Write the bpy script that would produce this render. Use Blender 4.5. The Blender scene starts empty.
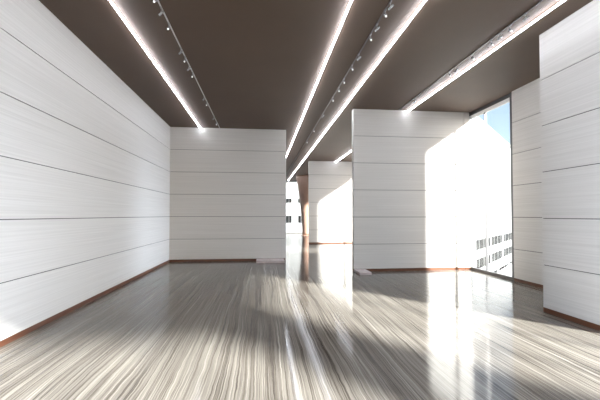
import bpy, bmesh, math, random
from mathutils import Vector, Matrix
random.seed(7)
S = bpy.context.scene
COL = S.collection
H = 4.8

# ------------------------------------------------------------------ helpers
def box(bm, x0, x1, y0, y1, z0, z1, mi=0):
    vs = [bm.verts.new((x, y, z)) for z in (z0, z1) for y in (y0, y1) for x in (x0, x1)]
    for f in ((0, 2, 3, 1), (4, 5, 7, 6), (0, 1, 5, 4), (2, 6, 7, 3), (0, 4, 6, 2), (1, 3, 7, 5)):
        bm.faces.new([vs[i] for i in f]).material_index = mi

def tube(bm, a, b, ra, rb=None, n=16, caps=True):
    a, b = Vector(a), Vector(b)
    rb = ra if rb is None else rb
    d = (b - a).normalized()
    u = d.orthogonal().normalized()
    v = d.cross(u)
    r0, r1 = [], []
    for i in range(n):
        t = 2 * math.pi * i / n
        o = u * math.cos(t) + v * math.sin(t)
        r0.append(bm.verts.new(a + o * ra)); r1.append(bm.verts.new(b + o * rb))
    for i in range(n):
        j = (i + 1) % n
        bm.faces.new((r0[i], r0[j], r1[j], r1[i])).smooth = True
    if caps:
        bm.faces.new(r0[::-1]); bm.faces.new(r1)

def lathe(bm, prof, n=48, c=(0, 0)):
    rings = []
    for r, z in prof:
        rings.append([bm.verts.new((c[0] + r * math.cos(2 * math.pi * i / n), c[1] + r * math.sin(2 * math.pi * i / n), z)) for i in range(n)])
    for a, b in zip(rings, rings[1:]):
        for i in range(n):
            j = (i + 1) % n
            bm.faces.new((a[i], a[j], b[j], b[i])).smooth = True
    bm.faces.new(rings[0][::-1]); bm.faces.new(rings[-1])

def obj(name, bm, mats, parent=None, bevel=0):
    me = bpy.data.meshes.new(name)
    bmesh.ops.recalc_face_normals(bm, faces=bm.faces)
    bm.to_mesh(me); bm.free()
    for m in (mats if isinstance(mats, (list, tuple)) else [mats]):
        me.materials.append(m)
    o = bpy.data.objects.new(name, me)
    COL.objects.link(o)
    if parent:
        o.parent = parent
    if bevel:
        b = o.modifiers.new('bevel', 'BEVEL'); b.width = bevel; b.segments = 2; b.limit_method = 'ANGLE'
    return o

def bobj(name, boxes, mats, parent=None, bevel=0):
    bm = bmesh.new()
    for b in boxes:
        box(bm, *b)
    return obj(name, bm, mats, parent, bevel)

def struct(o, label=None, cat=None):
    o['kind'] = 'structure'
    if label: o['label'] = label
    if cat: o['category'] = cat
    return o

def thing(name, label, cat, loc=(0, 0, 0), group=None):
    o = bpy.data.objects.new(name, None)
    COL.objects.link(o); o.location = loc; o.empty_display_size = .1
    return tag(o, label, cat, group)

def tag(o, label, cat, group=None):
    o['label'] = label; o['category'] = cat
    if group: o['group'] = group
    return o

# ------------------------------------------------------------------ materials
def mat(name, color=(.5, .5, .5), rough=.5, metal=0, **kw):
    m = bpy.data.materials.new(name); m.use_nodes = True
    b = m.node_tree.nodes['Principled BSDF']
    b.inputs['Base Color'].default_value = (*color, 1)
    b.inputs['Roughness'].default_value = rough
    b.inputs['Metallic'].default_value = metal
    for k, v in kw.items():
        b.inputs[k.replace('_', ' ')].default_value = v
    return m

def nodes(m):
    nt = m.node_tree
    return nt, nt.nodes, nt.links, nt.nodes['Principled BSDF']

def noise_color(m, scale, stops, detail=4, rough=.6, nscale=1, dist=0, warp=None):
    nt, N, L, b = nodes(m)
    tc = N.new('ShaderNodeTexCoord'); mp = N.new('ShaderNodeMapping')
    mp.inputs['Scale'].default_value = scale
    L.new(tc.outputs['Object'], mp.inputs['Vector'])
    nz = N.new('ShaderNodeTexNoise')
    nz.inputs['Scale'].default_value = nscale; nz.inputs['Detail'].default_value = detail
    nz.inputs['Roughness'].default_value = rough; nz.inputs['Distortion'].default_value = dist
    L.new(mp.outputs[0], nz.inputs['Vector'])
    r = N.new('ShaderNodeValToRGB')
    el = r.color_ramp.elements
    while len(el) < len(stops): el.new(.5)
    for e, (p, c) in zip(el, stops):
        e.position = p; e.color = (*c, 1)
    L.new(nz.outputs['Fac'], r.inputs['Fac'])
    L.new(r.outputs['Color'], b.inputs['Base Color'])
    return nz, r

def wall_panel():
    m = mat('pale_veneer', rough=.42)
    noise_color(m, (.3, .3, 42), [(.28, (.575, .543, .510)), (.46, (.627, .596, .563)), (.64, (.68, .65, .617))], detail=6, rough=.68, dist=.15)
    return m

def floor_stone():
    m = mat('vein_cut_stone', rough=.29)
    nt, N, L, b = nodes(m)
    tc = N.new('ShaderNodeTexCoord')
    sx = N.new('ShaderNodeSeparateXYZ'); L.new(tc.outputs['Object'], sx.inputs[0])
    def wander(scale, ns, amp):
        mw = N.new('ShaderNodeMapping'); mw.inputs['Scale'].default_value = scale
        L.new(tc.outputs['Object'], mw.inputs['Vector'])
        nw = N.new('ShaderNodeTexNoise'); nw.inputs['Scale'].default_value = ns; nw.inputs['Detail'].default_value = 2
        L.new(mw.outputs[0], nw.inputs['Vector'])
        sub = N.new('ShaderNodeMath'); sub.operation = 'MULTIPLY_ADD'; sub.inputs[1].default_value = amp; sub.inputs[2].default_value = -amp / 2
        L.new(nw.outputs['Fac'], sub.inputs[0])
        return sub.outputs[0]
    def addn(p, q):
        n = N.new('ShaderNodeMath'); n.operation = 'ADD'; L.new(p, n.inputs[0]); L.new(q, n.inputs[1]); return n.outputs[0]
    xx = addn(addn(sx.outputs['X'], wander((.9, .35, 1), 1.2, .16)), wander((5, 2.6, 1), 1.6, .022))
    def veins(ns, ys, det, ro, off):
        my = N.new('ShaderNodeMath'); my.operation = 'MULTIPLY_ADD'; my.inputs[1].default_value = ys; my.inputs[2].default_value = off
        L.new(sx.outputs['Y'], my.inputs[0])
        cx = N.new('ShaderNodeCombineXYZ'); L.new(xx, cx.inputs['X']); L.new(my.outputs[0], cx.inputs['Y'])
        n1 = N.new('ShaderNodeTexNoise'); n1.inputs['Scale'].default_value = ns; n1.inputs['Detail'].default_value = det; n1.inputs['Roughness'].default_value = ro
        L.new(cx.outputs[0], n1.inputs['Vector'])
        return n1.outputs['Fac']
    def mixn(p, q, f):
        n = N.new('ShaderNodeMix'); n.inputs['Factor'].default_value = f; L.new(p, n.inputs['A']); L.new(q, n.inputs['B']); return n.outputs['Result']
    v = mixn(veins(6, .02, 3, .6, 3.1), veins(52, .005, 6, .75, .7), .78)
    r = N.new('ShaderNodeValToRGB'); el = r.color_ramp.elements
    stops = [(.35, (.034, .028, .025)), (.43, (.082, .069, .058)), (.48, (.148, .130, .112)), (.54, (.196, .176, .152)), (.60, (.275, .25, .22)), (.68, (.45, .415, .37))]
    while len(el) < len(stops): el.new(.5)
    for e, (p, c) in zip(el, stops):
        e.position = p; e.color = (*c, 1)
    L.new(v, r.inputs['Fac'])
    L.new(r.outputs['Color'], b.inputs['Base Color'])
    # honed along the veins: the gloss is tight across them and drawn out along them
    b.inputs['Specular IOR Level'].default_value = 0
    b.inputs['Roughness'].default_value = .8
    gl = N.new('ShaderNodeBsdfAnisotropic'); gl.distribution = 'GGX'
    gl.inputs['Roughness'].default_value = .10; gl.inputs['Anisotropy'].default_value = .5
    t = N.new('ShaderNodeCombineXYZ'); t.inputs['X'].default_value = 1
    L.new(t.outputs[0], gl.inputs['Tangent'])
    fr = N.new('ShaderNodeFresnel'); fr.inputs['IOR'].default_value = 1.55
    mx = N.new('ShaderNodeMixShader')
    L.new(fr.outputs[0], mx.inputs[0]); L.new(b.outputs[0], mx.inputs[1]); L.new(gl.outputs[0], mx.inputs[2])
    L.new(mx.outputs[0], N['Material Output'].inputs['Surface'])
    return m

def glass():
    m = bpy.data.materials.new('clear_glass'); m.use_nodes = True
    nt = m.node_tree; nt.nodes.clear(); N, L = nt.nodes, nt.links
    out = N.new('ShaderNodeOutputMaterial'); mx = N.new('ShaderNodeMixShader')
    tr = N.new('ShaderNodeBsdfTransparent'); tr.inputs[0].default_value = (.96, .98, .98, 1)
    gl = N.new('ShaderNodeBsdfGlossy'); gl.inputs['Roughness'].default_value = .02
    lw = N.new('ShaderNodeLayerWeight'); lw.inputs['Blend'].default_value = .5
    pw = N.new('ShaderNodeMath'); pw.operation = 'POWER'; pw.inputs[1].default_value = 5
    fr = N.new('ShaderNodeMath'); fr.operation = 'MULTIPLY_ADD'; fr.inputs[1].default_value = .9; fr.inputs[2].default_value = .03
    L.new(lw.outputs['Facing'], pw.inputs[0]); L.new(pw.outputs[0], fr.inputs[0])
    L.new(fr.outputs[0], mx.inputs[0]); L.new(tr.outputs[0], mx.inputs[1]); L.new(gl.outputs[0], mx.inputs[2])
    L.new(mx.outputs[0], out.inputs[0])
    return m

def emit(name, color, s):
    m = mat(name, (.9, .9, .9), .4)
    b = m.node_tree.nodes['Principled BSDF']
    b.inputs['Emission Color'].default_value = (*color, 1); b.inputs['Emission Strength'].default_value = s
    return m

M_wall = wall_panel()
M_joint = mat('dark_joint', (.10, .09, .085), .8)
M_floor = floor_stone()
M_ceil = mat('brown_ceiling', (.13, .098, .078), .68, Specular_IOR_Level=.8)
noise_color(M_ceil, (1, 1, 1), [(.3, (.068, .038, .022)), (.7, (.084, .048, .029))], nscale=.5)
M_base = mat('copper_brown_skirting', (.26, .095, .045), .3)
noise_color(M_base, (1, 1, 40), [(.3, (.085, .032, .018)), (.7, (.16, .062, .03))], nscale=2)
M_frame = mat('dark_grey_frame', (.10, .10, .105), .4, .4)
M_sill = mat('grey_sill', (.09, .085, .08), .45)
M_white = mat('white_trim', (.78, .77, .76), .45)
M_glass = glass()
M_strip = emit('white_light_diffuser', (.86, .91, 1), 30)
M_house = mat('light_housing', (.6, .6, .6), .4)
M_metal = mat('brushed_grey_metal', (.36, .36, .37), .35, .6)
M_rail = mat('track_rail_metal', (.14, .13, .13), .35, .6)
M_railp = mat('pale_track_rail_metal', (.62, .60, .60), .35, .4)
M_lens = emit('lit_spot_lens', (1, 1, 1), 1.6)
M_lens_off = mat('clear_spot_lens', (.6, .62, .65), .08)
M_plinth = mat('pale_pink_stone', (.62, .53, .52), .5)
noise_color(M_plinth, (1, 1, 1), [(.35, (.56, .47, .46)), (.65, (.67, .58, .57))], nscale=9)
M_copper = mat('copper_column', (.42, .22, .15), .42)
noise_color(M_copper, (2, 2, .4), [(.3, (.36, .22, .165)), (.7, (.46, .30, .23))], nscale=2)
M_bwall = mat('white_render_facade', (.82, .82, .80), .8)
noise_color(M_bwall, (1, 1, 1), [(.3, (.24, .24, .235)), (.7, (.28, .28, .275))], nscale=.2)
M_bwin = mat('dark_window_glass', (.004, .0045, .005), .9, Specular_IOR_Level=.1)
M_ground = mat('pale_paving', (.45, .44, .42), .9)
noise_color(M_ground, (1, 1, 1), [(.3, (.22, .215, .205)), (.7, (.28, .275, .265))], nscale=.1)

# ------------------------------------------------------------------ shell
XL, Y1, X1R = -3.256, 13.063, .862
Y2, X2L, XR = 10.246, 2.683, 6.35
Y3, X3L = 20.476, 2.71
XN, YN, YNB = 4.817, 5.683, 4.41
XF, YF = 6.315, 8.38
YB, YE = -2.5, 32.2
BB = .078

struct(bobj('floor', [(XL - .2, XR + .2, YB - .2, YE + .2, -.25, 0)], M_floor))
struct(bobj('ceiling', [(XL - .2, XR + .2, YB - .2, YE + .2, H, H + .25)], M_ceil))

def panel_wall(name, x0, x1, y0, y1, side, base=True):
    """six stacked horizontal boards over a dark core, with open joints between"""
    bm = bmesh.new()
    g, ins = .0065, .012
    box(bm, x0 + ins, x1 - ins, y0 + ins, y1 - ins, BB, H, 1)
    for i in range(6):
        z0 = BB if i == 0 else i * .8 + g
        z1 = H if i == 5 else (i + 1) * .8 - g
        box(bm, x0, x1, y0, y1, z0, z1, 0)
    struct(obj(name, bm, [M_wall, M_joint]))
    if base:
        struct(bobj('baseboard_' + side, [(x0 + .002, x1 - .002, y0 - (.006 if side != 'left' else 0), y1, 0, BB)] if side in ('center_left', 'center_right', 'far')
                    else [(x0 - (.006 if side.startswith('right') else 0), x1 + (.006 if side == 'left' else 0), y0, y1, 0, BB)], M_base))

panel_wall('wall_left', XL - .2, XL, 2.8, YE, 'left')
panel_wall('wall_center_left', XL, X1R, Y1, Y1 + .2, 'center_left')
panel_wall('wall_center_right', X2L, 6.13, Y2, Y2 + .2, 'center_right')
panel_wall('wall_far', X3L, XR - .02, Y3, Y3 + .2, 'far')
panel_wall('wall_right_near', XN, XR + .15, YNB, YN, 'right_near')
panel_wall('wall_right', XF, XR + .15, YN, YF, 'right')
panel_wall('wall_right_rear', XR - .035, XR + .15, 13.4, 16.77, 'right_rear')
panel_wall('wall_right_end', XR - .035, XR + .15, 20.72, 24.0, 'right_end')
panel_wall('wall_rear', XL - .15, 2.4, YB - .2, YB, 'rear')  # unseen, made solid here to keep sky light off the partitions
panel_wall('wall_corner', 5.97, XR + .15, YB - .15, -1.1, 'right_corner')
# smooth pale upright closing the partition against the glass
struct(bobj('trim_1', [(6.136, XR - .04, Y2 - .004, Y2 + .2, BB, H)], M_wall))
struct(bobj('trim_2', [(6.136, XR - .04, Y2 - .006, Y2 + .2, 0, BB)], M_base))
# slim upright edge strip on the end of the left partition
struct(bobj('trim_3', [(X1R + .001, X1R + .016, Y1 - .004, Y1 + .2, 0, H)], M_white))

# ------------------------------------------------------------------ glazing
NW = [0]
def window(a0, a1, mull, axis, pos, end_post0=.07, end_post1=.07):
    """floor to ceiling glazing: axis 'y' runs along Y at X=pos, axis 'x' along X at Y=pos"""
    NW[0] += 1
    t0, t1 = .0, .10
    def B(u0, u1, z0, z1, d0=t0, d1=t1):
        return (pos + d0, pos + d1, u0, u1, z0, z1) if axis == 'y' else (u0, u1, pos + d0, pos + d1, z0, z1)
    w = bpy.data.objects.new('window_%d' % NW[0], None); COL.objects.link(w)
    struct(w)
    bobj('frame', [B(a0, a1, 4.70, H), B(a0, a0 + end_post0, .07, 4.70), B(a1 - end_post1, a1, .07, 4.70)], M_frame, w)
    bobj('header', [B(a0 + end_post0, a1 - end_post1, 4.61, 4.70, .01, .09)], M_white, w)
    bobj('sill', [B(a0, a1, 0, .07, -.02, .10)], M_sill, w)
    us = [a0 + end_post0] + list(mull) + [a1 - end_post1]
    for u in mull:
        bobj('mullion', [B(u - .014, u + .014, .07, 4.61, .02, .09)], M_frame, w)
    for i in range(len(us) - 1):
        l = us[i] + (.014 if i else 0); r = us[i + 1] - (.014 if i < len(us) - 2 else 0)
        bobj('pane', [B(l, r, .07, 4.61, .045, .055)], M_glass, w)
    return w

window(YF, Y2 + .2, [9.597], 'y', XR, .125)
window(-1.1, YNB, [.05, 1.5, 2.95], 'y', XR)
window(Y2 + .2, 13.4, [11.9], 'y', XR)
window(16.77, Y3 + .24, [18.6], 'y', XR)
window(24.0, YE, [26, 28, 30], 'y', XR)
window(XL, XR, [-1.6, 0, 1.6, 3.9, 5.1], 'x', YE)
window(YB - .1, 2.8, [-1.1, .3, 1.6], 'y', XL - .15)  # unseen left window, added to light the near right wall
window(2.4, 5.97, [3.6, 4.8], 'x', YB - .1)

# ------------------------------------------------------------------ linear lights
def strip(x, y0, y1, label):
    t = thing('linear_ceiling_light', label, 'ceiling light', (x, (y0 + y1) / 2, H), 'white linear ceiling lights')
    l = (y1 - y0) / 2
    hz = .055                                       # hangs just under the ceiling on small clips
    nc = max(2, int(2 * l / 3.2))
    c0 = bobj('mounting_clip', [(-.004, .004, -.01, .01, -hz + .012, 0)], M_house, t)
    for i in range(nc):
        c = c0 if i == 0 else c0.copy()
        if i:
            COL.objects.link(c); c.parent = t
        c.location = (0, -l + .1 + (2 * l - .2) * i / (nc - 1), 0)
    bm = bmesh.new()
    n = 12
    rs = []
    for yy in (-l, l):
        rs.append([bm.verts.new((.0135 * math.cos(2 * math.pi * i / n), yy, -hz + .0135 * math.sin(2 * math.pi * i / n))) for i in range(n)])
    for i in range(n):
        j = (i + 1) % n
        bm.faces.new((rs[0][i], rs[0][j], rs[1][j], rs[1][i])).smooth = True
    bm.faces.new(rs[0]); bm.faces.new(rs[1][::-1])
    obj('diffuser', bm, M_strip, t)

strip(-2.18, YB + .4, Y1 - .01, 'leftmost white linear ceiling light, running into the left partition wall')
strip(1.274, YB + .4, 27.0, 'white linear ceiling light just left of the middle spotlight track')
strip(2.33, YB + .4, 31.9, 'longest white linear ceiling light, just right of the middle spotlight track')
strip(4.315, YB + .4, Y2 - .01, 'rightmost white linear ceiling light, ending on the sunlit partition wall')
strip(4.29, Y2 + .215, Y3 - .01, 'short stretch of white linear ceiling light seen behind the right partition')

# ------------------------------------------------------------------ spotlight tracks
def track(x, y0, y1, label, m):
    t = thing('spotlight_track', label, 'track', (x, (y0 + y1) / 2, H), 'ceiling spotlight tracks')
    l = (y1 - y0) / 2
    bm = bmesh.new()
    box(bm, -.010, .010, -l, l, -.0155, 0); 
    obj('rail', bm, m, t)
    for s in (-1, 1):
        bobj('end_cap', [(-.0125, .0125, s * l - .012, s * l + .012, -.019, -.0005)], M_metal, t)
track(-1.52, YB + .5, 12.98, 'thin pale spotlight track beside the leftmost linear light', M_railp)
track(1.868, YB + .5, 31.0, 'dark spotlight track midway between the two central linear lights', M_rail)
track(4.06, YB + .5, 10.15, 'dark spotlight track beside the rightmost linear light', M_rail)

def make_spot(lit):
    t = thing('track_spotlight', '', 'spotlight')
    bobj('adapter', [(-.014, .014, -.05, .05, -.045, -.0225)], M_metal, t, .003)
    bm = bmesh.new(); tube(bm, (0, 0, -.0455), (0, 0, -.12), .007, n=10); obj('stem', bm, M_metal, t)
    d = Vector((-.05, -.78, -.62)).normalized() if lit else Vector((-.72, .10, -.69)).normalized()
    c = Vector((0, 0, -.155))
    bm = bmesh.new()
    r = .026
    tube(bm, c - d * .07, c + d * .06, r * .8, r, n=20)
    tube(bm, c - d * .085, c - d * .0705, r * .55, r * .8, n=20)
    obj('head', bm, M_metal, t)
    bm = bmesh.new(); tube(bm, c + d * .0605, c + d * .066, r * .72, r * .72, n=20)
    obj('lens', bm, M_lens if lit else M_lens_off, t)
    # yoke round the head
    s = d.cross(Vector((0, 0, 1))).normalized()
    bm = bmesh.new()
    for k in (-1, 1):
        tube(bm, Vector((0, 0, -.117)) + s * .034 * k, c + s * .034 * k, .0045, n=8)
    tube(bm, Vector((0, 0, -.118)) - s * .037, Vector((0, 0, -.118)) + s * .037, .0045, n=8)
    obj('yoke', bm, M_metal, t)
    t.scale = (.66, .66, .66)
    return t
proto = {True: make_spot(True), False: make_spot(False)}
used = {True: False, False: False}
ORD = ['farthest', 'second farthest', 'third farthest', 'fourth farthest', 'fifth farthest', 'sixth farthest', 'seventh farthest', 'eighth farthest']
def place_spot(x, y, lit, label):
    p = proto[lit]
    if not used[lit]:
        used[lit] = True; r = p
    else:
        r = p.copy(); COL.objects.link(r)
        for ch in list(p.children):
            c = ch.copy(); COL.objects.link(c); c.parent = r
    r.location = (x, y, H)
    r['label'] = label; r['category'] = 'spotlight'; r['group'] = 'small grey track spotlights'
def spots(x, lit_ys, side_ys, tn):
    for lit, ys in ((True, lit_ys), (False, side_ys)):
        for i, y in enumerate(sorted(ys, reverse=True)):
            place_spot(x, y, lit, '%s %s grey spotlight on the %s ceiling track' % (ORD[i], 'lit front-facing' if lit else 'side-turned', tn))
spots(-1.52, [5.19, 5.94, 7.17, 7.95, 9.98, 12.1], [5.5, 6.8, 7.56, 9.5, 11.4], 'pale left')
spots(1.868, [5.2, 5.94, 7.2, 7.95, 8.5, 9.24, 12.7, 14.7], [4.98, 5.6, 6.7, 10.8], 'middle')
spots(4.06, [5.40, 5.88, 6.45, 7.3], [5.06, 5.66, 7.05, 9.1], 'right')

# ------------------------------------------------------------------ small things
t = bobj('low_plinth', [(-.19, .80, 12.42, Y1 - .008, 0, .07)], M_plinth, None, .006)
tag(t, 'wider pale stone plinth at the foot of the left partition wall', 'plinth', 'low pale floor plinths')
t = bobj('low_plinth', [(2.69, 3.03, 9.66, Y2 - .008, 0, .07)], M_plinth, None, .006)
tag(t, 'shorter pale stone plinth at the foot of the right partition wall', 'plinth', 'low pale floor plinths')

cx, cy = 3.66, 28.5
col = thing('tapered_column', 'copper brown tapered column between far wall and end window', 'column', (cx, cy, 0))
bm = bmesh.new()
prof = []
for i in range(25):
    k = i / 24
    prof.append((.42 + .50 * k ** 1.5, .06 + (H - .06) * k))
lathe(bm, prof)
obj('shaft', bm, M_copper, col)
bm = bmesh.new(); lathe(bm, [(.50, 0), (.52, .015), (.52, .045), (.50, .06)])
obj('base_ring', bm, M_copper, col)

# ------------------------------------------------------------------ outside
struct(bobj('ground', [(-150, 300, -150, 300, -14.5, -14)], M_ground))

def building(name, label, origin, ang, length, depth, z0, z1, rows, step, wgap):
    """white block; its front face runs from the origin along the heading ang"""
    t = thing(name, label, 'building', (origin[0], origin[1], z0))
    t.rotation_euler = (0, 0, ang)
    bobj('facade', [(0, length, 0, depth, 0, z1 - z0 - .5)], M_bwall, t)
    bobj('parapet', [(-.1, length + .1, -.1, depth + .1, z1 - z0 - .5, z1 - z0)], M_bwall, t)
    for z, x_from, x_to, h in rows:
        x = x_from
        i = 0
        while x < x_to:
            w = step
            f = bobj('window', [(x, x + w, -.05, -.002, z - z0, z - z0 + h)], M_bwin, t)
            bobj('glazing_bar', [(x + w * .5 - .02, x + w * .5 + .02, -.09, -.051, z - z0, z - z0 + h)], M_bwall, f)
            x += w + (.08 if i % 3 != 2 else wgap)
            i += 1
    return t
a = math.atan2(.703, .711)
building('office_building', 'white sunlit building with dark window rows seen through the right window',
         (29.83 - .711 * 12, 45 - .703 * 12), a, 97, 6, -14, 14.2,
         [(-2.7, 7, 49, 1.25), (-5.1, 7, 49, 1.25), (-6.9, 12, 53, .4)], 2.5, 1.3)
building('apartment_block', 'white building with dark windows seen through the far end window',
         (-20, 85), 0, 40, 12, -14, 22, [(4.6, 23, 30, 1.0), (-.2, 23, 30, 1.7), (-4.8, 23, 30, 1.7)], 1.3, 1.6)

# ------------------------------------------------------------------ light
sd = Vector((.85, -1, .62)).normalized()        # towards the sun
sl = bpy.data.lights.new('sun', 'SUN'); sl.energy = 30; sl.angle = math.radians(4); sl.color = (1, .985, .955)
so = bpy.data.objects.new('sun', sl); COL.objects.link(so)
so.rotation_euler = sd.to_track_quat('Z', 'Y').to_euler(); so.location = (20, -20, 20)

w = bpy.data.worlds.new('sky'); S.world = w; w.use_nodes = True
nt = w.node_tree; N, L = nt.nodes, nt.links
bg = N['Background']
sky = N.new('ShaderNodeTexSky'); sky.sky_type = 'NISHITA'; sky.sun_disc = False
sky.sun_elevation = math.radians(25.5); sky.sun_rotation = math.atan2(.85, -1)
sky.dust_density = 2.0; sky.air_density = 1.0
# added glow on both X sides of the sky, to brighten the side walls
tc = N.new('ShaderNodeTexCoord'); dt = N.new('ShaderNodeVectorMath'); dt.operation = 'DOT_PRODUCT'
dt.inputs[1].default_value = (.9975, -.07, 0)
sep = N.new('ShaderNodeSeparateXYZ'); L.new(tc.outputs['Generated'], sep.inputs[0])
ab = N.new('ShaderNodeMath'); ab.operation = 'ABSOLUTE'; L.new(sep.outputs['X'], ab.inputs[0])
cb = N.new('ShaderNodeCombineXYZ'); L.new(ab.outputs[0], cb.inputs['X']); L.new(sep.outputs['Y'], cb.inputs['Y'])
L.new(cb.outputs[0], dt.inputs[0])
mr = N.new('ShaderNodeMapRange'); mr.interpolation_type = 'SMOOTHSTEP'
mr.inputs['From Min'].default_value = .86; mr.inputs['From Max'].default_value = .99
L.new(dt.outputs['Value'], mr.inputs['Value'])
nz = N.new('ShaderNodeTexNoise'); nz.inputs['Scale'].default_value = 2.5; nz.inputs['Detail'].default_value = 6
L.new(tc.outputs['Generated'], nz.inputs['Vector'])
m1 = N.new('ShaderNodeMath'); m1.operation = 'MULTIPLY_ADD'; m1.inputs[1].default_value = .5; m1.inputs[2].default_value = .6
L.new(nz.outputs['Fac'], m1.inputs[0])
m2 = N.new('ShaderNodeMath'); m2.operation = 'MULTIPLY'; m2.use_clamp = True
L.new(mr.outputs[0], m2.inputs[0]); L.new(m1.outputs[0], m2.inputs[1])
sk = N.new('ShaderNodeVectorMath'); sk.operation = 'SCALE'; sk.inputs['Scale'].default_value = .22
L.new(sky.outputs[0], sk.inputs[0])
mx = N.new('ShaderNodeMix'); mx.data_type = 'RGBA'
L.new(m2.outputs[0], mx.inputs['Factor']); hz = N.new('ShaderNodeVectorMath'); hz.inputs[1].default_value = (.26, .275, .29)
L.new(sk.outputs[0], hz.inputs[0]); L.new(hz.outputs[0], mx.inputs['A'])
mx.inputs['B'].default_value = (22, 24.5, 29, 1)
L.new(mx.outputs['Result'], bg.inputs['Color']); bg.inputs['Strength'].default_value = 1

# ------------------------------------------------------------------ camera
c = bpy.data.cameras.new('camera'); co = bpy.data.objects.new('camera', c); COL.objects.link(co)
c.sensor_width = 36; c.lens = 356.30 / 600 * 36
c.shift_y = 6.746 / 600
c.clip_end = 1000; c.clip_start = .05
co.location = (0, 0, 1.657)
co.rotation_euler = (math.pi / 2 + .0233, 0, -.1065)
S.camera = co

S.view_settings.view_transform = 'Standard'; S.view_settings.look = 'None'
S.view_settings.gamma = 1; S.view_settings.exposure = .17
S.view_settings.use_curve_mapping = False
cy_ = S.cycles
cy_.use_denoising = True
cy_.max_bounces = 10; cy_.diffuse_bounces = 6; cy_.glossy_bounces = 5; cy_.transparent_max_bounces = 16
cy_.sample_clamp_indirect = 8
cy_.caustics_reflective = False; cy_.caustics_refractive = False
